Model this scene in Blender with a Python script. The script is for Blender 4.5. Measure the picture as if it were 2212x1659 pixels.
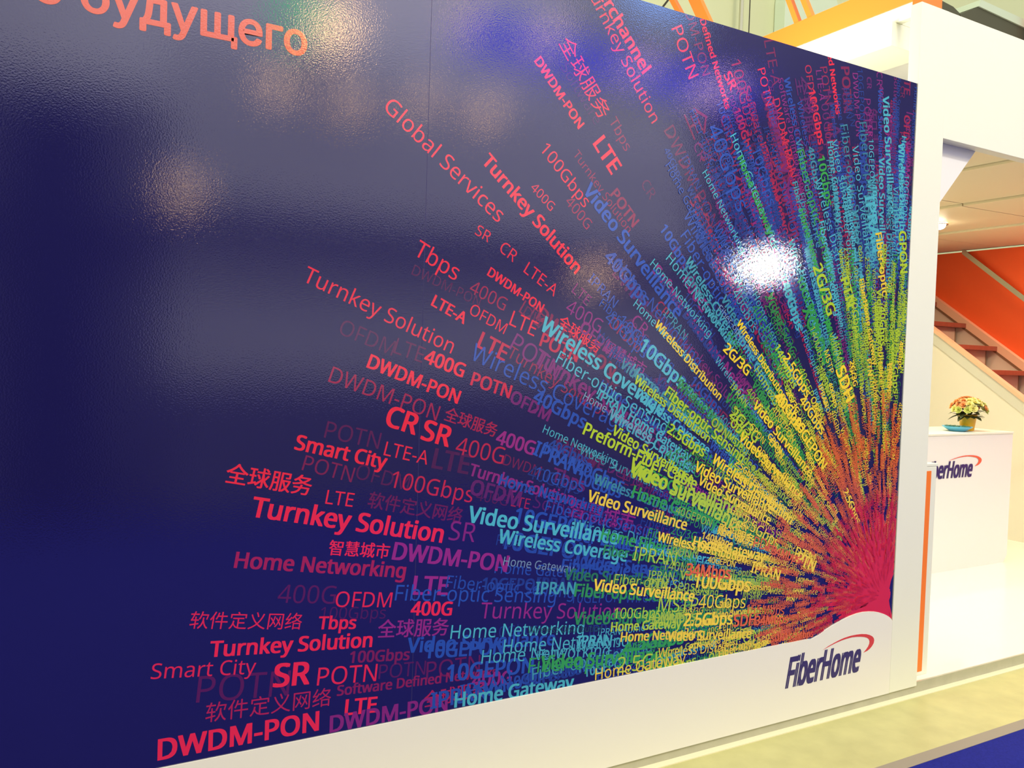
import bpy, bmesh, math, random, os
import numpy as np
from mathutils import Vector, Matrix
from mathutils.geometry import tessellate_polygon

S = bpy.context.scene
COL = S.collection
for o in list(bpy.data.objects):
    bpy.data.objects.remove(o)

# ------------------------------------------------------------------ camera
FPX, CX, CY, W, H = 1800.0, 1106.0, 829.5, 2212, 1659
_vx = np.array([4280 - CX, 874 - CY, FPX]); DX = _vx / np.linalg.norm(_vx)
_vy = np.array([85 - CX, 738 - CY, FPX]); DY = _vy - DX * (_vy @ DX); DY /= np.linalg.norm(DY)
DZ = np.cross(DX, DY)
MC = np.stack([DX, DY, DZ], 1)
CAM = np.array([0.0, -2.43772791, 1.58])

cd = bpy.data.cameras.new('camera')
cam = bpy.data.objects.new('camera', cd); COL.objects.link(cam)
cd.sensor_fit = 'HORIZONTAL'; cd.sensor_width = 36.0; cd.lens = FPX / W * 36.0
cd.clip_start = 0.05; cd.clip_end = 200
m4 = Matrix.Identity(4)
for i in range(3):
    m4[i][0] = MC[0][i]; m4[i][1] = -MC[1][i]; m4[i][2] = -MC[2][i]; m4[i][3] = CAM[i]
cam.matrix_world = m4
S.camera = cam

# ------------------------------------------------------------------ world, lights, exposure
wd = bpy.data.worlds.new('hall_light'); S.world = wd; wd.use_nodes = True
wd.node_tree.nodes['Background'].inputs[0].default_value = (1.0, 0.99, 0.79, 1)
wd.node_tree.nodes['Background'].inputs[1].default_value = 1.02
S.view_settings.view_transform = 'Standard'
S.view_settings.look = 'None'
S.view_settings.exposure = 0.05
S.view_settings.gamma = 1.0
S.view_settings.use_curve_mapping = False


def area(name, loc, to, size, power, col, size_y=None):
    l = bpy.data.lights.new(name, 'AREA'); l.energy = power; l.color = col; l.size = size
    if size_y: l.shape = 'RECTANGLE'; l.size_y = size_y
    o = bpy.data.objects.new(name, l); COL.objects.link(o); o.location = loc
    o.rotation_euler = (Vector(to) - Vector(loc)).to_track_quat('-Z', 'Y').to_euler()
    return o


area('flood_behind_wall', (2.55, 1.0, 3.0), (3.95, 1.2, 3.5), 0.5, 26, (1, .95, .82))
_p = bpy.data.lights.new('under_deck_fill', 'POINT'); _p.energy = 30; _p.color = (1, .97, .80); _p.shadow_soft_size = .12  # hidden point light added to brighten the underside of the deck
_o = bpy.data.objects.new('under_deck_fill', _p); COL.objects.link(_o); _o.location = (3.25, .95, 2.9)
area('interior_light', (5.6, 1.6, 2.72), (5.6, 1.6, 0), 1.6, 27, (1, .92, .72))
area('stair_light', (8.0, 1.2, 2.72), (8.0, 1.8, 0), 0.5, 17, (1, .88, .68))
area('hall_floods', (3.4, -6.5, 9.0), (3.2, 0, 0.0), 2.5, 560, (1, .86, .62))
area('opposite_wall_fill', (4.5, -4.3, 7.6), (4.5, -6.0, 4.0), 11.0, 650, (.95, .95, .97), 0.4)  # unseen light added to grade the mirrored opposite wall from top to bottom


# ------------------------------------------------------------------ helpers
def lin(c):
    return tuple(((v / 255) / 12.92 if v / 255 <= .04045 else ((v / 255 + .055) / 1.055) ** 2.4) for v in c)


def mat(name, rgb, rough=.5, metal=0, spec=.5, coat=0, emis=None, es=0, bump=None, noise=None):
    m = bpy.data.materials.new(name); m.use_nodes = True
    nt = m.node_tree; p = nt.nodes['Principled BSDF']
    p.inputs['Base Color'].default_value = (*rgb, 1)
    p.inputs['Roughness'].default_value = rough
    p.inputs['Metallic'].default_value = metal
    p.inputs['Specular IOR Level'].default_value = spec
    p.inputs['Coat Weight'].default_value = coat
    if emis:
        p.inputs['Emission Color'].default_value = (*emis, 1); p.inputs['Emission Strength'].default_value = es
    if noise or bump:
        tc = nt.nodes.new('ShaderNodeTexCoord')
    if noise:
        sc, amt = noise
        n = nt.nodes.new('ShaderNodeTexNoise'); n.inputs['Scale'].default_value = sc; n.inputs['Detail'].default_value = 6
        nt.links.new(tc.outputs['Object'], n.inputs['Vector'])
        r = nt.nodes.new('ShaderNodeValToRGB')
        r.color_ramp.elements[0].position = .3; r.color_ramp.elements[1].position = .7
        r.color_ramp.elements[0].color = (*[c * (1 - amt) for c in rgb], 1); r.color_ramp.elements[1].color = (*rgb, 1)
        nt.links.new(n.outputs['Fac'], r.inputs['Fac']); nt.links.new(r.outputs['Color'], p.inputs['Base Color'])
    if bump:
        sc, st, ds = bump
        n = nt.nodes.new('ShaderNodeTexNoise'); n.inputs['Scale'].default_value = sc; n.inputs['Detail'].default_value = 3
        nt.links.new(tc.outputs['Object'], n.inputs['Vector'])
        b = nt.nodes.new('ShaderNodeBump'); b.inputs['Strength'].default_value = st; b.inputs['Distance'].default_value = ds
        nt.links.new(n.outputs['Fac'], b.inputs['Height']); nt.links.new(b.outputs['Normal'], p.inputs['Normal'])
    return m


def link(name, me, m=None, parent=None, **pr):
    o = bpy.data.objects.new(name, me); COL.objects.link(o)
    if m is not None:
        me.materials.append(m)
    if parent: o.parent = parent
    for k, v in pr.items(): o[k] = v
    return o


def empty(name, loc, **pr):
    o = bpy.data.objects.new(name, None); COL.objects.link(o); o.location = loc
    o.empty_display_size = .1
    for k, v in pr.items(): o[k] = v
    return o


def off(parent):
    return Vector(parent.location) if parent else Vector((0, 0, 0))


def box(name, x0, x1, y0, y1, z0, z1, m, parent=None, bev=.0, **pr):
    bm = bmesh.new()
    bmesh.ops.create_cube(bm, size=1)
    c = Vector(((x0 + x1) / 2, (y0 + y1) / 2, (z0 + z1) / 2)) - off(parent)
    for v in bm.verts:
        v.co = Vector((v.co.x * (x1 - x0), v.co.y * (y1 - y0), v.co.z * (z1 - z0))) + c
    if bev: bmesh.ops.bevel(bm, geom=bm.edges[:], offset=bev, segments=2, affect='EDGES', profile=.5)
    me = bpy.data.meshes.new(name); bm.to_mesh(me); bm.free()
    return link(name, me, m, parent, **pr)


def prism(name, pts, ax, a0, a1, m, parent=None, **pr):
    """extrude a 2D polygon; ax='Y': pts are (x,z), from y=a0 to a1; ax='X': pts are (y,z)"""
    bm = bmesh.new(); P0 = []; P1 = []; o_ = off(parent)
    for (u, v) in pts:
        for lst, a in ((P0, a0), (P1, a1)):
            co = Vector((u, a, v)) if ax == 'Y' else (Vector((a, u, v)) if ax == 'X' else Vector((u, v, a)))
            lst.append(bm.verts.new(co - o_))
    n = len(pts)
    for t in tessellate_polygon([[Vector((p[0], p[1], 0)) for p in pts]]):
        bm.faces.new([P0[i] for i in t]); bm.faces.new([P1[i] for i in reversed(t)])
    for i in range(n):
        bm.faces.new([P0[i], P0[(i + 1) % n], P1[(i + 1) % n], P1[i]])
    bmesh.ops.recalc_face_normals(bm, faces=bm.faces)
    me = bpy.data.meshes.new(name); bm.to_mesh(me); bm.free()
    return link(name, me, m, parent, **pr)


def tube(name, a, b, r, m, parent=None, seg=12, r2=None, smooth=True, **pr):
    a = Vector(a) - off(parent); b = Vector(b) - off(parent); d = b - a
    bm = bmesh.new()
    bmesh.ops.create_cone(bm, cap_ends=True, segments=seg, radius1=r, radius2=r if r2 is None else r2, depth=d.length)
    bm.transform(Matrix.Translation((a + b) / 2) @ d.to_track_quat('Z', 'Y').to_matrix().to_4x4())
    me = bpy.data.meshes.new(name); bm.to_mesh(me); bm.free()
    if smooth:
        for p in me.polygons: p.use_smooth = len(p.vertices) == 4
    return link(name, me, m, parent, **pr)


def lathe(name, prof, c, m, parent=None, seg=28, **pr):
    c = Vector(c) - off(parent)
    vs = []; fs = []
    for (r, z) in prof:
        for k in range(seg):
            a = 2 * math.pi * k / seg
            vs.append((c.x + r * math.cos(a), c.y + r * math.sin(a), c.z + z))
    for i in range(len(prof) - 1):
        for k in range(seg):
            k2 = (k + 1) % seg
            fs.append((i * seg + k, i * seg + k2, (i + 1) * seg + k2, (i + 1) * seg + k))
    fs.append(tuple(range(seg))[::-1]); fs.append(tuple((len(prof) - 1) * seg + k for k in range(seg)))
    me = bpy.data.meshes.new(name); me.from_pydata(vs, [], fs); me.update()
    for p in me.polygons: p.use_smooth = len(p.vertices) == 4
    return link(name, me, m, parent, **pr)


def on_wall(x, y):
    """a point of the printed wall (its own plane Y=0) measured off the photograph"""
    r = MC.T @ np.array([x - CX, y - CY, FPX]); t = -CAM[1] / r[1]; p = CAM + r * t
    return np.array([p[0], p[2]])


# ------------------------------------------------------------------ materials
M_white = mat('white_laminate', (.79, .795, .66), .45, bump=(60, .05, .002))
M_white2 = mat('white_board', (.80, .785, .74), .5)
M_skirt = mat('white_print_film', (.80, .775, .69), .28, bump=(150, .05, .002))
M_cream = mat('cream_wall', (.78, .74, .58), .55)
M_whitefloor = mat('white_gloss_floor', (.86, .84, .70), .18, coat=.3)
M_floor = mat('hall_floor', (.52, .50, .215), .45, noise=(9, .16))
M_carpet = mat('blue_carpet', (.020, .026, .28), .95, bump=(400, .6, .01), noise=(120, .25), spec=.1)
M_alu = mat('aluminium', (.50, .49, .37), .38, metal=.25, noise=(14, .12))
M_lip = mat('pale_strip', (.78, .73, .50), .4)
M_tape = mat('grey_tape', (.27, .235, .18), .7)
M_orange = mat('orange_paint', (.93, .24, .025), .45)
M_orange2 = mat('orange_edge', (.90, .20, .02), .4)
M_redwall = mat('red_orange_wall', (.96, .115, .016), .5, bump=(90, .1, .002))
M_ceil = mat('ceiling_board', (.80, .70, .46), .55)
M_dark = mat('dark_gap', (.05, .045, .04), .8)
M_tread = mat('tread_wood', (.36, .085, .045), .4, noise=(20, .2))
M_riser = mat('riser_board', (.74, .48, .32), .5)
M_cap = mat('stringer_cap', (.92, .50, .30), .45)
M_steel = mat('steel', (.62, .60, .52), .22, metal=1)
M_green = mat('pale_green_board', (.72, .76, .49), .6)
M_sign = mat('pale_sign', (.72, .84, .68), .35)
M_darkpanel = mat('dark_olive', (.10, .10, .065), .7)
M_navy = mat('logo_navy', (.030, .020, .13), .35)
M_logored = mat('logo_red', (.62, .045, .05), .35)
M_logoor = mat('logo_orange_red', (.80, .12, .06), .35)
M_lamp = mat('lamp_glow', (1, .9, .7), .5, emis=(1, .92, .72), es=60)

# printed film: glossy, fine orange-peel, colour from the print itself
BG = lin((25, 22, 80))


def film(name, attr):
    m = bpy.data.materials.new(name); m.use_nodes = True; nt = m.node_tree; p = nt.nodes['Principled BSDF']
    p.inputs['Base Color'].default_value = (*BG, 1)
    p.inputs['Roughness'].default_value = .05
    p.inputs['Specular IOR Level'].default_value = 1.0
    p.inputs['Coat Weight'].default_value = 1.0
    p.inputs['Coat Roughness'].default_value = .05
    if attr:
        a = nt.nodes.new('ShaderNodeAttribute'); a.attribute_name = 'ink'
        nt.links.new(a.outputs['Color'], p.inputs['Base Color'])
    g = nt.nodes.new('ShaderNodeNewGeometry')
    n = nt.nodes.new('ShaderNodeTexNoise'); n.inputs['Scale'].default_value = 210; n.inputs['Detail'].default_value = 2
    nt.links.new(g.outputs['Position'], n.inputs['Vector'])
    b = nt.nodes.new('ShaderNodeBump'); b.inputs['Strength'].default_value = .085; b.inputs['Distance'].default_value = .0026
    nt.links.new(n.outputs['Fac'], b.inputs['Height'])
    nt.links.new(b.outputs['Normal'], p.inputs['Normal']); nt.links.new(b.outputs['Normal'], p.inputs['Coat Normal'])
    return m


M_film = film('print_film', False)
M_ink = film('print_ink', True)

# ------------------------------------------------------------------ setting: floor, platform, walls
FZ, PT = 0.04, 0.094            # hall floor, top of the stand platform
box('floor', -12, 16, -.46, 16, FZ - .2, FZ, M_floor, kind='structure')
box('floor_carpet', -12, 16, -9, -.46, FZ - .2, FZ + .006, M_carpet, kind='structure')
box('trim_tape', -12, 16, -.462, -.405, FZ - .01, FZ + .0075, M_tape, kind='structure')
box('floor_platform', -3, 9.5, .012, 4.5, FZ, PT, M_whitefloor, kind='structure')
box('trim_platform', -3, 9.5, .002, .012, FZ, PT + .001, M_alu, kind='structure')
box('trim_lip', -3, 9.5, -.030, .002, FZ, FZ + .004, M_lip, kind='structure')
box('wall_back', -2, 8.4, 4.25, 4.35, PT, 2.83, M_cream, kind='structure')
box('wall_right', 8.40, 8.5, -.2, 4.24, PT, 2.83, M_redwall, kind='structure')
box('wall_hall', -6, 22, 6.0, 6.1, FZ, 10, M_green, kind='structure')

# ceiling of the stand: boards with open joints under a dark void
box('ceiling', 3.66, 8.5, .052, 4.35, 2.86, 2.93, M_dark, kind='structure')
box('ceiling_bounce', 3.66, 8.5, .06, 4.35, 2.931, 2.97, M_white2, kind='structure')  # white board added on top to throw light up at the soffit
ceil = bpy.data.objects['ceiling']
xs = [3.66, 3.95, 5.0, 6.05, 7.2, 8.395]; ys = [.055, .36, 1.42, 2.52, 3.6, 4.24]
for i in range(5):
    for j in range(5):
        xa, xb = xs[i] + .004, xs[i + 1] - .004; dz = .018 * min(1, (xb - xa))
        prism('panel', [(xa, 2.83), (xa + .03, 2.829), (xb, 2.83 + dz), (xb, 2.858), (xa, 2.858)], 'Y', ys[j] + .005, ys[j + 1] - .005, M_ceil, ceil)

# ------------------------------------------------------------------ graphic wall
wall = empty('graphic_wall', (1.5, 0, .08), category='display wall',
             label='large dark blue glossy printed display wall covered with radiating rainbow lettering')
box('panel', -2.5, 1.0505, 0, .045, .08, 2.877, M_film, wall)
box('panel', 1.0515, 3.442, 0, .045, .08, 2.877, M_film, wall)
box('seam', 1.0500, 1.0520, -.0001, .03, .412, 2.8765, mat('seam_line', (.035, .03, .11), .3), wall)
bump = [(545, 470), (575, 455), (600, 440), (650, 402), (700, 370), (750, 340), (800, 313), (850, 290), (900, 271), (950, 259), (1000, 255),
        (1040, 256), (1075, 262), (1110, 273), (1135, 285), (1155, 298), (1170, 313), (1180, 330)]
pts = [(-2.5, .08), (3.442, .08)]
bp = [tuple(on_wall(1600 + x / 3.614, 1250 + y / 3.614)) for x, y in bump]
pts += [(3.442, bp[-1][1] - .002)] + bp[::-1] + [(bp[0][0] - .02, .4125), (-2.5, .4125)]
prism('white_band', pts, 'Y', -.0045, 0, M_skirt, wall, label='white lower band rising in a hump around the logo')

# ------------------------------------------------------------------ type
FD = os.path.join(bpy.utils.resource_path('LOCAL'), 'datafiles', 'fonts')


def getfont(n):
    try:
        return bpy.data.fonts.load(os.path.join(FD, n))
    except Exception:
        return None


F_LAT = getfont('NotoSansMath-Regular.woff2')
_cache = {}


def text2d(txt, res=2, cyr=False):
    """(verts Nx2, tris Mx3) of a string set at size 1"""
    k = (txt, res)
    if k in _cache: return _cache[k]
    c = bpy.data.curves.new('t', 'FONT'); c.body = txt; c.resolution_u = res
    if F_LAT is not None and all(ord(ch) < 128 for ch in txt): c.font = F_LAT
    o = bpy.data.objects.new('t', c); COL.objects.link(o)
    dg = bpy.context.evaluated_depsgraph_get()
    me = o.evaluated_get(dg).to_mesh()
    me.calc_loop_triangles()
    v = np.empty(len(me.vertices) * 3); me.vertices.foreach_get('co', v); v = v.reshape(-1, 3)[:, :2]
    t = np.empty(len(me.loop_triangles) * 3, dtype=np.int64); me.loop_triangles.foreach_get('vertices', t); t = t.reshape(-1, 3)
    o.evaluated_get(dg).to_mesh_clear()
    bpy.data.objects.remove(o); bpy.data.curves.remove(c)
    v = v.copy()
    if len(v):
        v[:, 0] -= v[:, 0].min()
        a = v[t[:, 1]] - v[t[:, 0]]; b = v[t[:, 2]] - v[t[:, 0]]
        t = t[np.abs(a[:, 0] * b[:, 1] - a[:, 1] * b[:, 0]) > 1e-8].copy()   # drop degenerate slivers
    _cache[k] = (v, t)
    return _cache[k]


def embolden(v, t, s):
    """heavier weight: the same flat glyphs set again a hair apart"""
    vs = []; ts = []
    for i, (dx, dy) in enumerate(((-s, -s * .5), (s, -s * .5), (-s, s * .5), (s, s * .5))):
        vs.append(v + np.array([dx, dy])); ts.append(t + i * len(v))
    return np.concatenate(vs), np.concatenate(ts)


def stagger(n, k=4, step=6e-6):
    """each of the k settings of a heavy word lies a hair above the one before"""
    return np.repeat(np.arange(k) * step, n // k)


CELL = .012
GX, GZ = int(6.2 / CELL), int(3.2 / CELL)
grid = np.zeros((GX, GZ), dtype=np.int32)
groups = {}


def clip_top(v, t, zmax, yo):
    """cut the triangles of a word that runs over the top edge of the wall"""
    outv = [tuple(p) for p in v]; outt = []; outy = list(yo)
    for tri in t:
        poly = [tuple(v[i]) for i in tri]; res = []
        ins = [p[1] <= zmax for p in poly]
        if all(ins): outt.append(tuple(tri)); continue
        if not any(ins): continue
        for a in range(3):
            p, q = poly[a], poly[(a + 1) % 3]
            if p[1] <= zmax: res.append(p)
            if (p[1] <= zmax) != (q[1] <= zmax):
                k = (zmax - p[1]) / (q[1] - p[1]); res.append((p[0] + k * (q[0] - p[0]), zmax))
        b = len(outv); outv += res; outy += [yo[tri[0]]] * len(res)
        for a in range(1, len(res) - 1): outt.append((b, b + a, b + a + 1))
    return np.array(outv), np.array(outt, dtype=np.int64).reshape(-1, 3), np.array(outy)


def put(txt, p0, p1, color, bold, grp, size=None, res=2):
    """set txt on the wall from p0 along the line to p1 (wall metres); size None: width fits p0-p1"""
    v, t = text2d(txt, res)
    if not len(v): return
    w = v[:, 0].max()
    d = np.array(p1) - np.array(p0); L = np.linalg.norm(d); d = d / L
    s = size if size else L / w
    if bold: v, t = embolden(v, t, .021 if ord(txt[0]) < 128 else .014)
    n = np.array([-d[1], d[0]])
    st_ = stagger(len(v)) if bold else np.zeros(len(v))
    q = np.array(p0) + s * (v[:, :1] * d + v[:, 1:] * n)
    if q[:, 1].min() > 2.877 or q[:, 1].max() < .405 or q[:, 0].min() > 3.442: return
    if q[:, 1].max() > 2.876: q, t, st_ = clip_top(q, t, 2.876, st_)
    if not len(t): return
    # raise the word one hair above whatever it overprints
    ln = s * w; k = max(2, int(ln / (CELL * .8))); hh = max(1, int(s * .9 / (CELL * .8)))
    al = np.linspace(0, ln, k)[:, None, None] * d + np.linspace(-s * .2, s * .75, hh + 1)[None, :, None] * n + np.array(p0)
    gi = np.clip(((al[..., 0] + 2.5) / CELL).astype(int), 0, GX - 1); gj = np.clip((al[..., 1] / CELL).astype(int), 0, GZ - 1)
    lay = grid[gi, gj].max() + 1; grid[gi, gj] = lay
    y = -1.5e-4 - lay * 3.8e-5 - st_
    groups.setdefault(grp, []).append((np.stack([q[:, 0], y, q[:, 1]], 1), t, color))


def flush():
    for grp, items in groups.items():
        nv = sum(len(a[0]) for a in items); nt_ = sum(len(a[1]) for a in items)
        V = np.concatenate([a[0] for a in items]) - np.array(wall.location)
        T = []; b = 0; C = np.ones((nv, 4), dtype=np.float32)
        for a in items:
            T.append(a[1] + b); C[b:b + len(a[0]), :3] = a[2]; b += len(a[0])
        T = np.concatenate(T)
        # face the hall (-Y)
        e1 = V[T[:, 1]] - V[T[:, 0]]; e2 = V[T[:, 2]] - V[T[:, 0]]
        ny = e1[:, 2] * e2[:, 0] - e1[:, 0] * e2[:, 2]
        fl = ny > 0; T[fl] = T[fl][:, ::-1]
        me = bpy.data.meshes.new('lettering')
        me.vertices.add(nv); me.vertices.foreach_set('co', V.ravel())
        me.loops.add(nt_ * 3); me.loops.foreach_set('vertex_index', T.ravel())
        me.polygons.add(nt_); me.polygons.foreach_set('loop_start', np.arange(0, nt_ * 3, 3)); me.polygons.foreach_set('loop_total', np.full(nt_, 3))
        me.update()
        at = me.color_attributes.new('ink', 'FLOAT_COLOR', 'POINT'); at.data.foreach_set('color', C.ravel())
        link('lettering', me, M_ink, wall, label=grp)


INK = {  # printed ink colours
    'r': (232, 38, 66), 'p': (150, 40, 128), 'b': (40, 82, 178), 'c': (78, 184, 204), 'g': (52, 160, 72),
    'y': (176, 206, 48), 'w': (246, 214, 52), 'o': (226, 104, 46), 'k': (214, 38, 46), 'h': (222, 80, 34), 't': (128, 160, 190)}
NAMES = {'r': 'red words', 'p': 'purple words', 'b': 'blue words', 'c': 'turquoise words', 'g': 'green words', 'y': 'yellow-green words',
         'w': 'yellow words', 'o': 'orange words', 'k': 'dense crimson words at the centre of the burst', 'h': 'large orange headline', 't': 'pale blue-grey words'}
RANK = {'r': 0, 'p': .6, 'b': 1, 't': 2.0, 'c': 2.2, 'g': 3, 'y': 4, 'w': 5, 'o': 5.2, 'k': 6, 'h': 0}


def ink(k, a=1.0):
    if a < .7: a = a * (.55 + .45 * a / .7)
    c = lin(INK[k]); return tuple(BG[i] * (1 - a) + c[i] * a for i in range(3))


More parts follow.
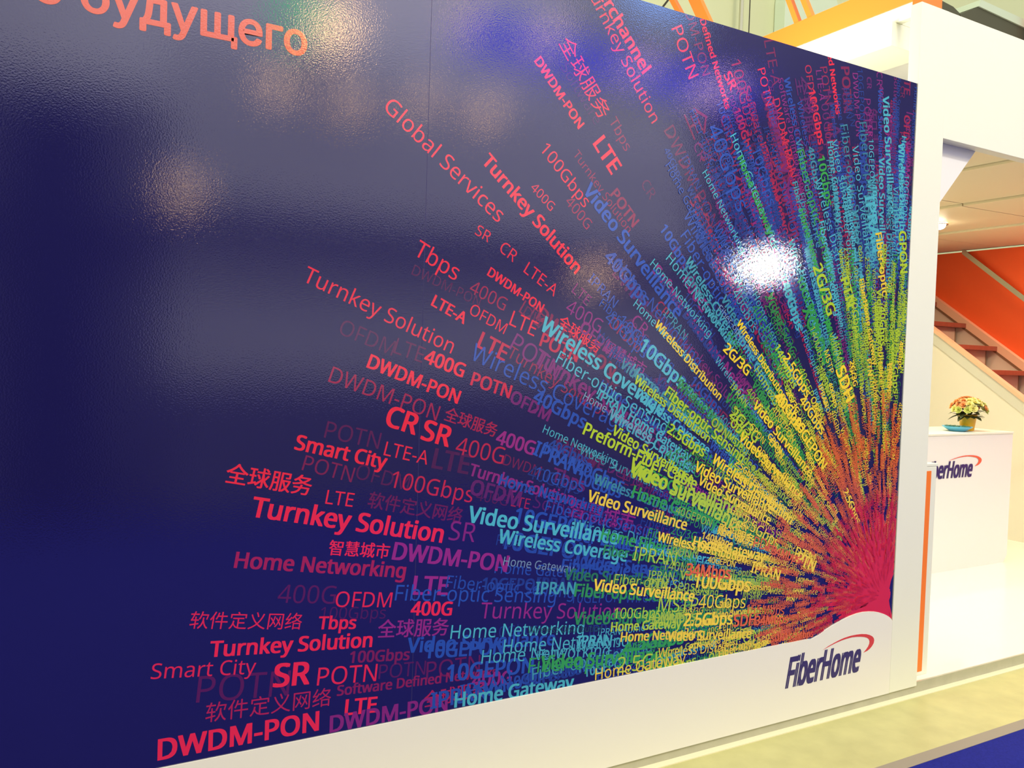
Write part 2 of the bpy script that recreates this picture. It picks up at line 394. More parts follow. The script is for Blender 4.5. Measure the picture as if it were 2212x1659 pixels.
# words read off the photograph: text, baseline start and end (photo pixels), ink, bold, strength
WD = """Turnkey Solution|541,1115,953,1172|r|1|1
智慧城市|709,1196,839,1204|r|1|1
Home Networking|506,1226,873,1248|r|1|.5
400G|598,1302,723,1304|r|0|.16
OFDM|723,1311,844,1312|r|0|.9
软件定义网络|408,1355,650,1357|r|0|.85
Tbps|687,1359,767,1358|r|1|.95
100Gbps|691,1338,832,1336|r|0|.12
Turnkey Solution|453,1419,802,1397|r|1|1
Smart City|325,1467,551,1455|r|0|.85
POTN|423,1518,623,1502|r|0|.16
SR|591,1484,666,1477|r|1|1
POTN|684,1481,812,1471|r|0|.9
100Gbps|755,1432,883,1425|r|1|.3
软件定义网络|443,1558,714,1521|r|0|.55
Software Defined Networks|728,1503,1073,1460|r|1|.35
LTE|745,1545,811,1538|r|1|1
DWDM-PON|342,1642,687,1577|r|1|.95
DWDM-PON|713,1582,965,1534|p|1|.7
SR|968,1166,1024,1171|p|0|.7
Video Surveillance|1009,1127,1332,1176|c|1|.95
Wireless Coverage|1075,1172,1352,1213|c|1|.9
DWDM-PON|847,1208,1093,1235|p|1|.95
Home Gateway|1086,1221,1238,1238|t|0|.8
LTE|891,1284,965,1285|p|1|1
Fiber-optic Sensing|852,1297,1199,1302|b|0|.95
Fiber-optic Sensing|962,1270,1238,1292|b|0|.8
400G|887,1329,974,1329|r|1|1
全球服务|815,1375,967,1369|p|1|.9
Turnkey Solution|1036,1336,1339,1336|p|0|.9
Home Networking|972,1380,1260,1369|c|0|.95
Video Surveillance|879,1410,1197,1393|b|1|.9
10GEPON|918,1422,1086,1412|b|1|.9
Home Networking|1086,1410,1356,1396|c|0|.9
Home Networking|1039,1433,1315,1417|c|0|.85
IPRAN|1246,1396,1319,1394|c|1|.9
IPRAN|1290,1373,1339,1371|c|0|.9
10GEPON|965,1472,1150,1452|b|1|.95
Video Surveillance|1167,1447,1440,1425|g|1|.95
Fiber-optic Sensing|1140,1454,1450,1432|g|0|.9
2.5Gbps|1332,1454,1470,1436|y|0|.95
2.5Gbps|1346,1408,1475,1390|g|1|.95
Home Gateway|982,1528,1238,1487|c|1|.85
Home Gateway|1285,1469,1480,1432|w|0|.9
全球服务|916,1526,1050,1500|r|1|.5
IPRAN|931,1531,1050,1508|b|1|.8
POTN|817,1467,918,1457|r|0|.15
POTN|920,1467,1036,1450|r|0|.2
400G|1019,1484,1103,1477|p|1|.8
Video Surveillance|1238,1349,1480,1345|g|1|.7
Fiber-optic Sensing|1240,1288,1490,1302|g|1|.8
Video Surveillance|1280,1275,1497,1299|w|1|1
Wireless Distribution|1139,1368,1300,1364|g|0|.3
100Gbps|1325,1336,1425,1335|y|0|1
Home Gateway|1319,1364,1470,1356|y|1|1
Home Networking|1340,1386,1520,1377|w|1|.9
Video Surveillance|1218,1252,1440,1266|g|1|.55
Home Fiber-optic|1297,1165,1500,1210|g|1|.95
Fiber-optic Sensing|1302,1198,1500,1228|g|1|.7
IPRAN|1365,1210,1457,1222|y|0|1
Fiber-optic Sensing|1325,1262,1530,1280|y|0|.9
10GEPON|1110,1129,1272,1159|b|1|.85
10GEPON|1081,1184,1268,1211|b|1|.75
Video Surveillance|1258,1228,1500,1250|b|1|.8
Tbps|892,549,983,607|r|0|1
Turnkey Solution|652,606,974,764|r|0|.95
DWDM-PON|888,592,1034,663|r|0|.15
LTE-A|931,659,1001,700|r|1|1
OFDM|1012,677,1088,722|r|0|.9
400G|1012,630,1088,672|r|0|.45
LTE|1099,701,1153,727|r|0|.95
DWDM-PON|1052,594,1168,675|r|1|.95
SR|1025,505,1054,524|r|0|.9
CR|1077,541,1108,567|r|0|.9
LTE-A|1130,587,1196,641|r|0|.9
LTE|1030,749,1088,780|r|1|.65
OFDM|730,720,846,769|r|0|.15
LTE|849,762,911,784|r|0|.18
400G|915,782,998,815|r|1|1
DWDM-PON|792,793,987,872|r|1|1
DWDM-PON|708,824,942,909|r|0|.45
POTN|1016,831,1099,860|r|1|.7
POTN|1099,753,1200,822|p|0|.65
CR|831,918,895,939|r|1|1
SR|909,948,967,965|r|1|1
全球服务|958,905,1070,943|r|1|.5
400G|1070,957,1150,983|p|1|.95
400G|982,979,1085,1003|r|0|.6
POTN|699,945,817,970|r|0|.16
LTE-A|828,983,922,1004|r|0|.9
LTE|933,1010,1009,1024|r|1|.12
Smart City|636,970,831,1013|r|1|1
POTN|651,1015,759,1042|r|0|.3
OFDM|766,1033,880,1060|r|0|.14
100Gbps|842,1052,1018,1086|r|0|.65
Turnkey Solution|1012,1026,1235,1090|p|1|.8
全球服务|485,1039,669,1068|r|1|1
LTE|702,1088,761,1095|r|0|.95
软件定义网络|793,1093,995,1128|r|1|.22
400G|1027,1080,1094,1093|r|0|.14
LTE|1103,1093,1142,1100|r|0|.5
DWDM|1085,1003,1165,1030|r|0|.25
Wireless Coverage|1014,775,1350,935|b|0|.9
全球服务|1204,701,1291,763|r|1|1
POTN|1165,746,1245,782|r|1|.65
Wireless Coverage|1165,711,1428,898|c|1|.9
Fiber-optic Sensing|1199,782,1435,936|c|0|.9
Home Networking|1258,862,1404,953|t|0|.95
Home Networking|1171,934,1330,1008|c|0|.85
Preform-Fiber-Cable|1258,937,1500,1058|y|1|1
Video Surveillance|1320,937,1492,1046|y|1|1
Wireless Distribution|1368,826,1528,956|y|1|.95
Wireless Distribution|1413,704,1552,865|w|1|.85
2.5Gbps|1440,934,1517,987|y|1|1
Fiber-optic Sensing|1434,853,1600,1000|y|1|.95
10Gbps|1379,754,1470,840|c|1|.9
400G|1220,672,1293,720|p|0|.75
智慧城市|1302,754,1389,811|p|1|.85
IPRAN|1151,981,1243,1024|b|1|1
10Gbps|1153,1034,1257,1064|b|0|.9
10Gbps|1245,1043,1338,1076|b|1|.9
2.5Gbps|1395,977,1489,1022|c|0|.95
Fiber-optic Sensing|1293,660,1450,800|b|0|.8
Video Surveillance|1359,1028,1600,1118|y|1|.95
Video Surveillance|1267,1082,1480,1145|w|1|.9
Home Networking|1367,660,1500,800|c|0|.9
Home Networking|1403,572,1530,730|c|0|.85
Home Networking|1437,560,1580,755|c|0|.85
Fiber-optic Sensing|1549,669,1650,795|t|0|.9
2G/3G|1561,757,1612,812|w|1|.95
Wireless Distribution|1590,700,1690,865|w|1|.95
Global Services|827,234,1075,482|r|0|1
Turnkey Solution|1040,350,1242,592|r|1|1
DWDM-PON|1154,133,1249,279|r|1|1
全球服务|1207,92,1297,259|r|0|.95
LTE|1281,312,1320,377|r|1|1
100Gbps|1166,324,1261,450|r|0|.95
400G|1145,407,1189,457|r|0|.85
400G|1220,437,1267,497|r|0|.45
Video Surveillance|1258,413,1460,690|b|1|1
Software|1210,145,1285,271|p|0|.25
Turnkey Solution|1237,334,1355,505|r|0|.4
Interchannel|1262,-66,1388,160|r|1|.95
Turnkey Solution|1262,-30,1408,268|r|0|.85
Tbps|1315,262,1350,328|r|0|.4
POTN|1450,62,1488,172|r|0|.95
DWDM-PON|1462,-35,1518,165|r|0|.35
Software Defined Networks|1480,-65,1567,236|r|1|.9
SR|1563,163,1578,196|r|1|.95
100Gbps|1578,132,1617,295|r|0|.45
POTN|1636,150,1655,230|r|0|.95
LTE-A|1650,88,1668,187|r|0|.3
DWDM-PON|1668,216,1708,385|r|0|.75
OFDM|1654,290,1674,370|r|0|.5
Software Defined Networks|1765,-40,1806,247|r|1|.95
100Gbps|1746,196,1768,313|r|1|.85
POTN|1771,145,1782,226|r|0|.4
Video Surveillance|1906,208,1919,461|c|1|.85
Wireless Distribution|1940,310,1944,560|c|1|.9
Video Surveillance|1795,304,1836,525|c|0|.85
Video Surveillance|1840,316,1870,560|c|0|.85
Fiber-optic Sensing|1814,271,1855,560|c|0|.5
Fiber-optic|1855,265,1874,430|c|0|.45
10Gbps|1765,340,1784,446|g|1|.95
Home Gateway|1576,295,1648,478|c|0|.95
Home Gateway|1592,343,1660,510|g|1|.9
Home Networking|1516,374,1600,548|c|0|.9
Fiber-optic Sensing|1719,328,1790,610|g|0|.9
Home Networking|1725,455,1775,640|g|1|.95
Wireless Distribution|1759,389,1828,660|c|0|.85
40Gbps|1527,277,1592,460|b|0|.95
Home Gateway|1436,358,1520,520|b|0|.9
IPRAN|1867,425,1884,545|c|1|.85
GPON|1941,500,1944,590|y|1|.95
2G/3G|1755,578,1787,683|y|1|.95
PTN|1815,605,1830,665|y|1|.95
SDH|1804,801,1827,870|w|1|1
10GEPON|1930,450,1938,560|c|1|.8
Fiber-optic|1890,505,1905,640|w|1|.85
FiberHome Gateway|1855,605,1885,790|w|1|.85
10GEPON|1720,605,1760,710|g|1|.85
XGPON|1732,670,1775,790|g|1|.85
40Gbps|1688,615,1720,715|c|1|.85
Wireless Coverage|1675,795,1755,960|y|0|.8
140Mbps|1762,800,1805,895|y|0|.95
2.5Gbps|1690,775,1740,860|w|1|.95
40Gbps|1670,860,1720,930|w|1|.95
2.5Gbps|1925,760,1929,850|y|1|.95
100Gbps|1497,1268,1617,1278|w|1|1
2.5Gbps|1476,1352,1580,1348|w|1|1
MSTP|1420,1322,1505,1322|y|0|1
40Gbps|1507,1313,1608,1313|w|0|1
34Mbps|1480,1242,1575,1250|o|1|1
Home Gateway|1495,1180,1650,1212|w|1|1
Wireless Distribution|1418,1168,1610,1215|w|1|1
贴心服务|1548,1152,1625,1178|w|1|1
PDH|1625,1182,1668,1192|o|0|1
PTN|1713,1206,1755,1222|w|0|1
EPON|1575,1395,1640,1383|y|0|1
Video Surveillance|1440,1385,1620,1378|w|1|.95
Wireless Distribution|1420,1420,1620,1402|w|0|.9
Video Surveillance|1498,1016,1665,1110|w|1|1
Wireless Distribution|1536,998,1706,1133|w|1|1
Video Surveillance|1506,1045,1660,1133|w|1|.95
Video Surveillance|1594,949,1727,1080|w|1|1
Video Surveillance|1624,879,1747,1031|w|1|1
40Gbps|1673,863,1731,933|w|1|1
10GEPON|1712,914,1774,1016|w|1|1
40Gbps|1725,867,1772,940|w|1|.95
2G/3G|1575,898,1630,957|y|1|.95
2.5Gbps|1600,1133,1676,1184|w|0|1
34Mbps|1665,1196,1724,1217|o|1|1
PTN|1718,1215,1755,1235|w|1|1
IPRAN|1620,1235,1680,1254|w|1|1
SDH|1583,1353,1630,1350|o|1|1
34Mbps|1630,1350,1700,1346|o|1|1
155Mbps|1610,1325,1692,1328|o|0|1
622Mbps|1547,1334,1610,1335|p|0|.9
SDH155Mbps|1663,1387,1755,1375|o|1|1
2.5Gbps|1819,1063,1849,1133|w|1|1
Home Gateway|1363,1074,1547,1141|g|1|.95
Video Surveillance|1356,1016,1598,1149|y|1|1
Video Surveillance|1808,870,1838,960|w|0|1
"""
words = []
for ln in WD.strip().split('\n'):
    t, c, k, b, a = ln.split('|')
    c = [float(v) for v in c.split(',')]
    words.append((RANK[k] + .9 * float(a), t, on_wall(c[0], c[1]), on_wall(c[2], c[3]), k, int(b), float(a), None))

random.seed(11)
CB = np.array([3.372, .545])     # centre of the burst
V_R = ['POTN', 'OFDM', 'LTE', 'LTE-A', '400G', '100Gbps', 'DWDM-PON', 'SR', 'Turnkey Solution', 'Software Defined Networks', '全球服务', '智慧城市', 'Tbps', '软件定义网络', 'CR']
V_B = ['Home Gateway', 'Wireless Coverage', 'Fiber-optic Sensing', 'Video Surveillance', '10GEPON', 'IPRAN', '40Gbps', '10Gbps', 'Wireless Distribution', 'Home Networking']
V_G = ['Home Gateway', '10Gbps', '40GEPON', 'Wireless Distribution', 'XGPON', '2.5Gbps', 'Fiber-optic Sensing', 'Video Surveillance', 'IPRAN', '2G/3G']
V_Y = ['GPON', 'EPON', '2G/3G', '2.5Gbps', 'PTN', 'MSTP', 'IPRAN', 'Video Surveillance', '40Gbps', '140Mbps', 'SDH', 'ODN', 'Home Gateway', 'Fiber-optic Sensing', '40GEPON']
V_O = ['155Mbps', '34Mbps', 'PDH', 'SDH', '622Mbps', 'PTN', 'MSTP', '2.5Gbps', 'SDH155M', 'DSLAM', '140Mbps']
V_K = ['155M', 'PDH', 'SDH', '34M', 'PTN', '155Mbps', '2Mbps']
# ink, vocabulary, count, outer-end radius range, size range, strength range
FILL = [('r', V_R, 60, 1.3, 2.35, .075, .105, .12, .45), ('p', V_R, 70, 1.3, 2.25, .07, .10, .3, .8),
        ('b', V_B, 150, 1.2, 2.15, .060, .095, .35, .95), ('c', V_B, 75, 1.0, 1.9, .055, .08, .5, .95),
        ('g', V_G, 150, .8, 1.6, .048, .078, .55, 1), ('y', V_Y, 170, .65, 1.4, .042, .07, .7, 1), ('w', V_Y, 170, .5, 1.2, .038, .060, .8, 1),
        ('o', V_O, 380, .22, .85, .022, .044, .8, 1), ('k', V_K, 620, .05, .50, .012, .028, .8, 1)]
FILL = [f + (86, 196 if f[0] not in 'rp' else 165) for f in FILL] + [
    ('r', V_R, 75, 1.4, 2.4, .055, .08, .2, .6, 87, 122), ('p', V_R, 80, 1.4, 2.4, .05, .07, .35, .8, 87, 126),
    ('b', V_B, 110, 1.3, 2.35, .045, .065, .35, .8, 87, 128), ('c', V_B, 40, 1.3, 2.1, .05, .075, .5, .95, 87, 115),
    ('o', V_O, 160, .25, .8, .022, .040, .85, 1, 120, 196), ('y', V_Y, 60, 1.0, 1.6, .040, .055, .8, 1, 87, 105),
    ('o', V_O, 200, .3, .95, .020, .034, .85, 1, 84, 125), ('o', V_O, 60, .25, .7, .02, .034, .85, 1, 76, 88), ('k', V_K, 160, .1, .45, .012, .024, .8, 1, 68, 88)]
for k, voc, n, r0, r1, s0, s1, a0, a1, t0, t1 in FILL:
    for i in range(n):
        th = math.radians(random.uniform(t0, t1)); r = r0 + (r1 - r0) * random.random() ** .8
        u = (r - r0) / (r1 - r0); s = (s0 + (s1 - s0) * u) * random.uniform(.8, 1.15)
        dr = np.array([math.cos(th), math.sin(th)])
        p0 = CB + dr * r; p1 = CB
        a = random.uniform(a0, a1)
        tx = random.choice(voc)
        if ord(tx[0]) > 128 and random.random() < .6: continue
        if p0[1] < .36 or p0[0] > 3.43: continue
        ln = text2d(tx, 1)[0][:, 0].max() * s
        if ln > r * .8: s *= r * .8 / ln
        words.append((RANK[k] + .9 * random.random() * (a if k in 'rp' else 1), tx, p0, p1, k, random.random() < .42, a, s))
for lnk, (x0, y0, x1, y1) in (('о будущего', (28, 4, 660, 124)),):
    pass
words.sort(key=lambda w: w[0])
for (_, tx, p0, p1, k, b, a, s) in words:
    put(tx, p0, p1, ink(k, a), b, NAMES[k], size=s, res=(1 if s else 3))
# headline
hb0, hb1 = on_wall(176, 40), on_wall(661, 123)
hb1[1] = hb0[1] = (hb0[1] + hb1[1]) / 2 + .012
v, t = text2d('будущего', 4)
hw = np.linalg.norm(hb1 - hb0); hs = hw / v[:, 0].max()


def embold_put(txt, p0, s, k, grp, e):
    v, t = text2d(txt, 4)
    vs = []; ts = []
    for i in range(8):
        a = i * math.pi / 4; vs.append(v + np.array([math.cos(a) * e, math.sin(a) * e * .8])); ts.append(t + i * len(v))
    v = np.concatenate(vs); t = np.concatenate(ts)
    q = np.array(p0) + s * v
    q, t, st_ = clip_top(q, t, 2.876, stagger(len(q), 8, 7e-5))
    y = -2e-4 - st_
    groups.setdefault(grp, []).append((np.stack([q[:, 0], y, q[:, 1]], 1), t, ink(k)))


embold_put('будущего', hb0, hs, 'h', NAMES['h'], .026)
embold_put('о', hb0 + np.array([-.50 * hs * 1.72, 0]), hs, 'h', NAMES['h'], .026)
# the solid heart of the burst: ragged crimson star under the small print
random.seed(5)
sv = []; stt = []
for i in range(640):
    a = math.radians(random.uniform(50, 320)); rr = random.uniform(.15, .25) if i % 3 else random.uniform(.22, .40)
    if i < 60: rr *= .8
    w_ = .03 * (.5 + random.random()); d_ = np.array([math.cos(a), math.sin(a)]); e_ = np.array([-d_[1], d_[0]])
    yy = -1.0e-4 - i * 2e-7 - (i % 9) * 4e-6
    tip = CB + d_ * rr; b_ = len(sv)
    for q in (CB - d_ * .03 + e_ * w_, CB - d_ * .03 - e_ * w_, tip - e_ * w_ * .25, tip + e_ * w_ * .25):
        sv.append((min(q[0], 3.4415), yy, q[1]))
    stt += [(b_, b_ + 1, b_ + 2), (b_, b_ + 2, b_ + 3)]
groups.setdefault(NAMES['k'], []).append((np.array(sv), np.array(stt), ink('k')))
print('layers', grid.max(), 'words', len(words), 'tris', sum(len(a[1]) for g in groups.values() for a in g))
flush()


def logo(p0, wd, y, parent, red, scale_h=1.0):
    """navy slanted wordmark with a red crescent; p0 = left end of the baseline (x,z)"""
    v, t = text2d('FiberHome', 5)
    v, t = embolden(v, t, .036)
    w = v[:, 0].max(); sx = wd / (w + .1); hgt = wd * .42 * scale_h; sz = hgt / .72
    x = p0[0] + (v[:, 0]) * sx + v[:, 1] * sz * .18; z = p0[1] + v[:, 1] * sz
    o_ = off(parent)
    V = [(a - o_.x, y - o_.y - e, b - o_.z) for a, b, e in zip(x, z, stagger(len(x), 4, 3e-5))]
    me = bpy.data.meshes.new('logo_lettering'); me.from_pydata(V, [], [tuple(int(i) for i in f) for f in t]); me.update()
    link('logo_lettering', me, M_navy, parent, label='slanted navy wordmark')
    out = [(635, 525), (680, 492), (720, 468), (760, 446), (800, 427), (850, 410), (900, 400), (940, 396), (975, 398), (1000, 405), (1020, 416), (1033, 432), (1037, 450),
           (1033, 475), (1020, 500), (1005, 520), (985, 538), (952, 556), (972, 530), (988, 505), (998, 480), (1000, 460), (995, 442), (980, 429), (960, 422), (930, 419),
           (900, 419), (865, 422), (820, 434), (780, 448), (740, 466), (700, 487)]
    A = on_wall(1695, 1482.5); B = on_wall(1857, 1448); k = wd / (B[0] - A[0])
    P = []
    for (a, b) in out:
        q = on_wall(1600 + a / 3.614, 1250 + b / 3.614); P.append((p0[0] + (q[0] - A[0]) * k, p0[1] + (q[1] - A[1]) * k * scale_h))
    prism('logo_crescent', P, 'Y', y, y + .0006, red, parent, label='red crescent above the wordmark')


lA = on_wall(1696, 1482.5); lB = on_wall(1857, 1448)
LH = float(np.mean([lA[1], lB[1]]))
logo((lA[0], LH), lB[0] - lA[0], -.0052, wall, M_logored, .92)

# ------------------------------------------------------------------ portal (column, lintel, gusset)
portal = empty('portal_frame', (3.54, .02, PT), category='stand frame', label='white column and overhead lintel framing the entrance right of the printed wall')
box('column', 3.443, 3.644, -.0045, .05, .08, 3.243, M_white, portal, bev=.0015)
box('lintel', 3.6445, 9.4, -.0035, .05, 2.662, 3.243, M_white, portal, bev=.0015)
prism('gusset', [(3.70, 2.83), (3.60, 2.662), (3.60, 2.25), (4.17, 2.86)][1:] + [(3.60, 2.86)], 'Y', .0505, .07, M_white2, portal)
box('corner_block', 3.452, 3.60, .004, .05, 3.2435, 3.40, M_orange2, portal, label='orange block on top of the column')

# upper storey: beam, fascia, railing
upper = empty('upper_deck', (4.2, .5, 3.3), category='upper deck', label='white upper deck with orange fascia band and slanted orange struts behind the column')
box('beam', 3.916, 4.22, .5, 5.5, 3.30, 3.426, M_white, upper, bev=.002)
box('fascia', 3.95, 3.99, .33, 5.5, 3.427, 3.505, M_white, upper)
box('beam_cap', 4.0, 4.3, .5, .55, 3.4265, 3.66, M_white, upper)
box('orange_band', 3.94, 3.99, .33, 5.5, 3.505, 3.648, M_orange, upper, label='flat orange band along the fascia')
box('soffit', 4.22, 7.0, .50, 5.5, 3.36, 3.42, M_white2, upper)
for (ya, wb, sl) in ((1.065, .035, 2.1), (1.165, .035, 2.2), (1.79, .10, 1.70), (1.955, .045, 1.45)):
    zt = 4.9
    prism('strut', [(ya, 3.64), (ya + wb, 3.64), (ya + wb + (zt - 3.64) / sl, zt), (ya + (zt - 3.64) / sl, zt)], 'X', 3.95, 3.985, M_orange, upper)

# ------------------------------------------------------------------ things beyond the wall
t = empty('steel_pole', (7.95, 5.80, FZ), category='pole', label='upright steel pole standing before the pale green hall wall')
tube('pole', (7.95, 5.80, FZ), (7.95, 5.80, 9), .028, M_steel, t, seg=20)
lathe('base', [(.12, 0), (.12, .02), (.04, .03), (.035, .12)], (7.95, 5.80, FZ), M_steel, t)
sg = []
for cx_, cz_, a0 in ((9.55, 6.65, 0), (9.00, 6.55, 90), (9.00, 5.2, 180), (9.65, 5.2, 270)):
    for i in range(9):
        a = math.radians(a0 + i * 11.25); sg.append((cx_ + .25 * math.cos(a), cz_ + .25 * math.sin(a)))
sign = prism('rounded_sign', sg, 'Y', 5.80, 5.99, M_sign)
sign['category'] = 'sign'; sign['label'] = 'blank pale green rounded sign between the orange struts above the printed wall'
bv = sign.modifiers.new('b', 'BEVEL'); bv.width = .06; bv.segments = 4; bv.limit_method = 'ANGLE'
hw_ = bpy.data.objects['wall_hall']
box('seam', 8.285, 8.30, 5.996, 6.0, FZ, 10, M_dark, hw_)
cable = tube('roof_cable', (6.36, 5.5, 5.75), (6.75, 5.5, 6.25), .012, M_dark, category='cable', label='thin dark cable rising above the left end of the printed wall top')
d = empty('air_duct', (10.5, 4, 6.0), category='duct', label='pale green boxed duct with dark underside above the white lintel')
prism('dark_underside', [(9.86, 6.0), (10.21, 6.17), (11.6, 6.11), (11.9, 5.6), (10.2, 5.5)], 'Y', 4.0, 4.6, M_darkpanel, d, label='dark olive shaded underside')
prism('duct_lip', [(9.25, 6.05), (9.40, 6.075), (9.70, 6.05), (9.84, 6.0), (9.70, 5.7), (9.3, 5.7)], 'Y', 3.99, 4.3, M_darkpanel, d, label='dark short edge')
prism('duct_side', [(10.20, 6.17), (11.7, 6.11), (11.7, 6.22), (10.24, 6.26)], 'Y', 3.98, 4.6, M_sign, d)
ob = box('banner_pole', 11.22, 11.30, 3.9, 3.96, 4.0, 7.0, M_orange2, category='pole', label='orange upright at the far top right corner')

# ------------------------------------------------------------------ low counter behind the column, with orange edge
lc = empty('low_counter', (3.7, .3, PT), category='counter', label='low white counter with an orange front stripe just behind the column')
box('body', 3.30, 3.805, .052, .62, PT, 1.115, M_white, lc, bev=.003)
box('orange_stripe', 3.66, 3.762, .0505, .0525, PT + .02, 1.095, M_orange2, lc, bev=.0005, label='upright orange stripe')
box('top', 3.29, 3.815, .0515, .64, 1.1155, 1.130, M_white, lc, bev=.002)

# ------------------------------------------------------------------ reception counter
rc = empty('reception_counter', (5.9, 1.5, PT), category='counter', label='white reception counter with the navy wordmark below the stairs')
prism('body', [(4.6, PT + .0), (6.60, PT), (6.645, PT + .055), (6.645, 1.105), (4.6, 1.105)], 'Y', 1.291, 1.78, M_white2, rc)
box('worktop', 4.59, 6.652, 1.286, 1.79, 1.1055, 1.122, M_white, rc, bev=.003)
logo((5.56, .795), .58, 1.2882, rc, M_logoor, .72)

fp = empty('flower_pot', (6.30, 1.45, 1.1225), category='flowers', label='yellow pot of orange and yellow flowers with dark leaves on the white counter')
M_pot = mat('yellow_pot', (.90, .52, .02), .35)
M_fo = mat('orange_petal', (.88, .42, .16), .6); M_fy = mat('yellow_petal', (.86, .80, .30), .6); M_fg = mat('lime_petal', (.66, .70, .18), .6)
M_leaf = mat('leaf', (.055, .065, .02), .5)
PX, PY, PZ = 6.30, 1.45, 1.1225
lathe('pot', [(.045, 0), (.048, .002), (.064, .115), (.067, .118), (.067, .122), (.060, .122), (.056, .11), (.0, .108)], (PX, PY, PZ), M_pot, fp, seg=32)


def bloom(c, r, m, kind):
    """rosette of curved petals"""
    vs = []; fs = []; c = Vector(c) - off(fp)
    ax = (Vector(c) - Vector((0, 0, .13))).normalized(); q = ax.to_track_quat('Z', 'Y')
    for ring in range(4):
        npt = 7 - ring; rr = r * (1 - ring * .24); tilt = .35 + ring * .38
        for k in range(npt):
            a = 2 * math.pi * (k + ring * .5) / npt; b = len(vs)
            for (u, wv, hz) in ((0, 0, 0), (.45, .42, .15), (.95, .36, .42), (1.08, 0, .5), (.95, -.36, .42), (.45, -.42, .15)):
                x = u * rr * math.cos(tilt * (.6 + .4 * u)); z = u * rr * math.sin(tilt) + hz * r * .3; y = wv * rr
                p = Vector((x * math.cos(a) - y * math.sin(a), x * math.sin(a) + y * math.cos(a), z + ring * r * .08))
                vs.append(c + q @ p)
            fs += [(b, b + 1, b + 2), (b, b + 2, b + 3), (b, b + 3, b + 4), (b, b + 4, b + 5)]
    me = bpy.data.meshes.new('bloom'); me.from_pydata(vs, [], fs); me.update()
    link('bloom', me, m, fp)


random.seed(3)
placed = []
tries = 0
while len(placed) < 34 and tries < 4000:
    tries += 1
    th = random.uniform(0, 2 * math.pi); ph = random.uniform(.05, 1.45)
    c = Vector((.115 * math.sin(ph) * math.cos(th), .115 * math.sin(ph) * math.sin(th), .145 + .095 * math.cos(ph)))
    if any((c - p).length < .036 for p in placed): continue
    placed.append(c)
    m = M_fy if (c.y < -.02 and abs(c.x + .02) < .055 and c.z < .235) else (M_fo if c.z > .195 or random.random() < .3 else (M_fy if random.random() < .35 else M_fg))
    bloom((PX + c.x, PY + c.y, PZ + c.z), random.uniform(.029, .038), m, 0)


def leaf(base, dirv, ln, wd_, m, parent, droop=.3):
    n = 5; vs = []; fs = []; base = Vector(base) - off(parent); dv = Vector(dirv).normalized()
    sd = dv.cross(Vector((0, 0, 1))).normalized()
    for i in range(n + 1):
        u = i / n; w = wd_ * math.sin(math.pi * min(1, u * .92 + .08)) * .5
        c = base + dv * ln * u - Vector((0, 0, droop * ln * u * u))
        vs += [c - sd * w, c + Vector((0, 0, -.15 * w)), c + sd * w]
    for i in range(n):
        a = i * 3; fs += [(a, a + 1, a + 4, a + 3), (a + 1, a + 2, a + 5, a + 4)]
    me = bpy.data.meshes.new('leaf'); me.from_pydata(vs, [], fs); me.update()
    return link('leaf', me, m, parent)


for i in range(46):
    a = 2 * math.pi * i / 46 + random.uniform(-.1, .1); lo = i % 3
    z = PZ + (.118, .15, .20)[lo]
    leaf((PX + .05 * math.cos(a), PY + .05 * math.sin(a), z), (math.cos(a), math.sin(a), random.uniform(-.1, .55)), random.uniform(.065, .095), random.uniform(.038, .058), M_leaf, fp, random.uniform(.1, .5))

dish = empty('sweet_dish', (6.13, 1.42, 1.1225), category='dish', label='shallow pale blue dish of small green wrapped sweets left of the flower pot')
DC = (6.125, 1.42, 1.1225)
lathe('dish', [(.050, 0), (.055, .001), (.100, .030), (.108, .038), (.104, .038), (.094, .028), (.05, .008), (0, .007)], DC, mat('blue_glaze', (.12, .50, .78), .3), dish, seg=36)
M_sw = mat('green_wrap', (.05, .16, .10), .35)
for i in range(26):
    a = random.uniform(0, 6.28); r = .082 * math.sqrt(random.random())
    bm = bmesh.new(); bmesh.ops.create_icosphere(bm, subdivisions=1, radius=.012)
    bm.transform(Matrix.Translation(Vector(DC) - off(dish) + Vector((r * math.cos(a), r * math.sin(a), .026 + .12 * r + random.random() * .006))) @ Matrix.Rotation(a, 4, 'Z') @ Matrix.Diagonal((1.5, .8, .6, 1)))
    me = bpy.data.meshes.new('sweet'); bm.to_mesh(me); bm.free(); link('sweet', me, M_sw, dish)

# ------------------------------------------------------------------ staircase
SL = .705
st = empty('staircase', (7.95, 1.5, PT), category='stairs', label='indoor staircase with dark red-brown treads rising beside the orange-red wall')
N0 = (2.773, 2.078)
M_shadow_gap = mat('brown_shadow_and_gap', (.30, .15, .07), .6); M_strf = mat('far_stringer', (.86, .68, .50), .5)
for k in range(-2, 8):
    yn = N0[0] - .3355 * k; zt = N0[1] - .2365 * k
    box('tread', 7.585, 8.355, yn, yn + .44, zt - .046, zt, M_tread, st, bev=.004)
    box('riser', 7.585, 8.30, yn + .096, yn + .112, zt - .2365, zt - .046, M_riser, st)
    box('corner_gap', 8.301, 8.312, yn + .094, yn + .112, zt - .2365, zt - .046, M_shadow_gap, st)


def slope_band(name, x0, x1, ya, yb, zc, h0, h1, m, **pr):
    """sloping board between heights zc+h0 and zc+h1, zc given at ya"""
    prism(name, [(ya, zc + h0), (yb, zc + (yb - ya) * SL + h0), (yb, zc + (yb - ya) * SL + h1), (ya, zc + h1)], 'X', x0, x1, m, st, **pr)


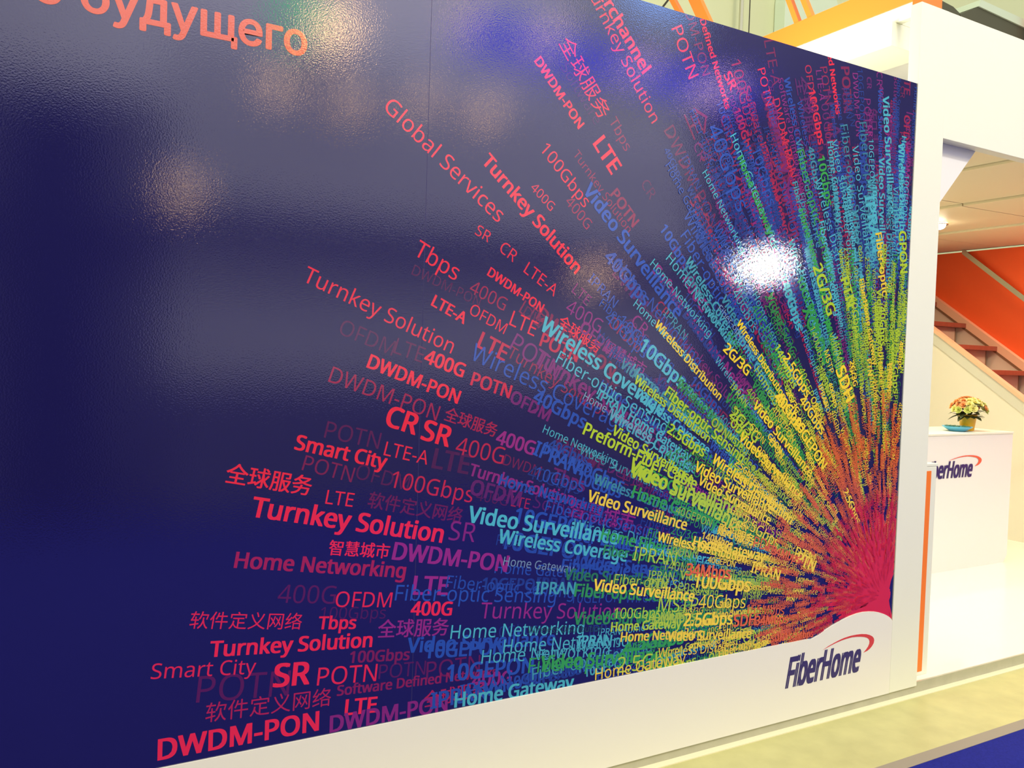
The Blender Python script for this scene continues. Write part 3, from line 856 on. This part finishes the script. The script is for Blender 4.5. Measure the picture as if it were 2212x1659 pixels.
# far side (against the red wall): stringer and cap
slope_band('stringer', 8.360, 8.398, .25, 3.55, 2.419 - (3.207 - .25) * SL, -.45, -.12, M_strf)
slope_band('shadow_strip', 8.345, 8.398, .25, 3.55, 2.419 - (3.207 - .25) * SL, -.119, -.089, M_shadow_gap)  # shadow line under the cap, put in as a brown strip
slope_band('stringer_cap', 8.335, 8.398, .25, 3.55, 2.419 - (3.207 - .25) * SL, -.088, 0, M_cap)
# near side: cap and skirting on top of the stair wall
zn = 1.983 - (2.63 - .1) * SL
slope_band('stringer_cap', 7.515, 7.583, .1, 3.55, zn, .0, .036, M_cap)
slope_band('skirting', 7.535, 7.5495, .1, 3.55, zn, -.115, -.001, mat('grey_green_skirting', (.64, .63, .50), .5))
prism('wall_stair', [(-.05, PT), (3.58, PT), (3.58, zn + 3.48 * SL - .001), (.0, zn - .1 * SL)], 'X', 7.55, 7.583, M_cream, kind='structure')
hr = empty('handrail', (8.33, 2.5, 2.5), category='handrail', label='polished flat steel handrail on the orange-red wall')
ya, za, yb, zb = 2.85, 2.868 - .01 * .80, 1.2, 2.868 + (1.2 - 2.86) * .80
prism('rail', [(ya, min(za, 3.2)), (yb, zb), (yb, zb - .058), (ya, za - .058)], 'X', 8.325, 8.345, M_steel, hr)
for yy in (2.0, 2.62):
    zz = 2.868 + (yy - 2.86) * .80 - .03
    tube('bracket', (8.345, yy, zz), (8.40, yy, zz), .009, M_steel, hr)

# ------------------------------------------------------------------ downlights of the stand ceiling
for i, (x, y) in enumerate(((6.655, 2.0), (5.5, 2.0))):
    l = empty('downlight', (x, y, 2.80), category='ceiling light', group='downlights in the stand ceiling',
              label=('glowing round downlight in the stand ceiling beside the column', 'round downlight hidden behind the column')[i])
    lathe('lamp_ring', [(.050, .0295), (.058, .026), (.066, .020), (.066, .0295)], (x, y, 2.80), M_steel, l)
    lathe('lamp_lens', [(.012, -.016), (.032, -.008), (.044, .006), (.049, .0295)], (x, y, 2.80), M_lamp, l)
    pl = bpy.data.lights.new('downlight_lamp', 'SPOT'); pl.energy = 60; pl.color = (1, .85, .6); pl.spot_size = 2.3; pl.spot_blend = .6; pl.shadow_soft_size = .05
    po = bpy.data.objects.new('downlight_lamp', pl); COL.objects.link(po); po.location = (x, y, 2.79)

# ------------------------------------------------------------------ hall opposite, seen only as reflections in the glossy film
M_r_dark = mat('opposite_dark', (.010, .010, .022), .7)
M_r_mid = mat('opposite_grey', (.16, .15, .19), .7)
M_r_pale = mat('opposite_pale', (.60, .59, .70), .7)
M_r_blue = mat('opposite_blue', (.03, .04, .65), .5, emis=(.05, .05, .9), es=2.6)
box('wall_opposite', 1.0, 7.5, -6.2, -6.0, FZ, 4.6, M_r_pale, kind='structure')
box('wall_opposite_dark', -5, 1.0, -6.2, -6.0, FZ, 3.9, M_r_mid, kind='structure')
box('pillar_opposite', -.28, .45, -5.98, -5.7, FZ, 3.6, M_r_dark, kind='structure')
box('beam_opposite', -5, 11, -5.98, -5.8, 2.72, 2.95, M_r_mid, kind='structure')
box('glow_panel', 3.9, 8.2, -5.9, -5.8, 4.95, 5.30, M_r_blue, category='glow panel', label='long deep blue glowing panel added to be mirrored across the top of the glossy print')  # glowing panels added for the coloured patches mirrored in the film
box('glow_panel', 6.2, 7.3, -5.95, -5.85, 5.95, 6.6, mat('glow_pale_blue', (.2, .4, .9), .5, emis=(.25, .45, 1), es=3), category='glow panel', label='pale blue glowing panel added to be mirrored at the right end of the print top edge')
box('glow_panel', 2.05, 2.30, -5.95, -5.85, 4.70, 5.25, mat('glow_green', (.05, .5, .15), .5, emis=(.05, .8, .2), es=3), category='glow panel', label='small green glowing panel added to be mirrored above the end of the headline')
box('wall_opposite_low', 1.0, 11, -5.99, -5.6, FZ, 1.25, M_r_mid, kind='structure')
box('wall_opposite_far', -5, 6.6, -7.6, -7.5, 4.2, 8.5, M_r_pale, kind='structure')
box('wall_opposite_right', 7.5, 22, -6.2, -6.0, FZ, 8.0, mat('opposite_dark_blue', (.07, .065, .10), .7), kind='structure')
M_hot = mat('spot_glow', (1, 1, 1), .5, emis=(1, .97, .9), es=300)
M_warm = mat('warm_glow', (1, .8, .6), .5, emis=(1, .62, .30), es=16)
M_body = mat('lamp_body', (.03, .03, .03), .5)
LAMPS = [(6.683, -4.0, 2.631, .055, M_hot), (1.074, -5.45, 2.95, .065, M_warm), (1.90, -5.45, 4.05, .075, M_warm), (2.42, -5.5, 4.68, .17, M_warm), (2.58, -5.45, 4.0, .065, M_warm),
         (3.77, -5.45, 5.05, .06, M_warm), (4.78, -5.45, 5.1, .07, M_warm), (3.34, -5.45, 4.15, .06, M_warm), (4.05, -5.45, 4.15, .07, M_warm),
         (6.03, -5.45, 5.0, .065, M_warm), (7.22, -5.45, 4.95, .085, M_warm), (5.53, -5.45, 2.55, .085, M_warm)]
WHERE = ['making its white hot spot', 'over the dark pillar', 'high left', 'large one near the headline', 'below the headline', 'top centre', 'top, right of centre',
         'upper centre', 'beside the upper centre one', 'by the blue beam', 'at the right end of the blue beam', 'low, in the middle']
for (x, y, z, r, m), wh in zip(LAMPS, WHERE):
    l = empty('spot_lamp', (x, y, z), category='spot lamp', group='hall spot lamps mirrored in the glossy print', label='spot lamp mirrored in the glossy print, ' + wh)
    dv = (Vector((x * .5, 0, 1.5)) - Vector((x, y, z))).normalized()
    c = Vector((x, y, z))
    tube('housing', c - dv * r * 2.2, c - dv * .012, r * .8, M_body, l, r2=r * 1.08, seg=20)
    tube('lens', c - dv * .011, c, r, m, l, seg=20)
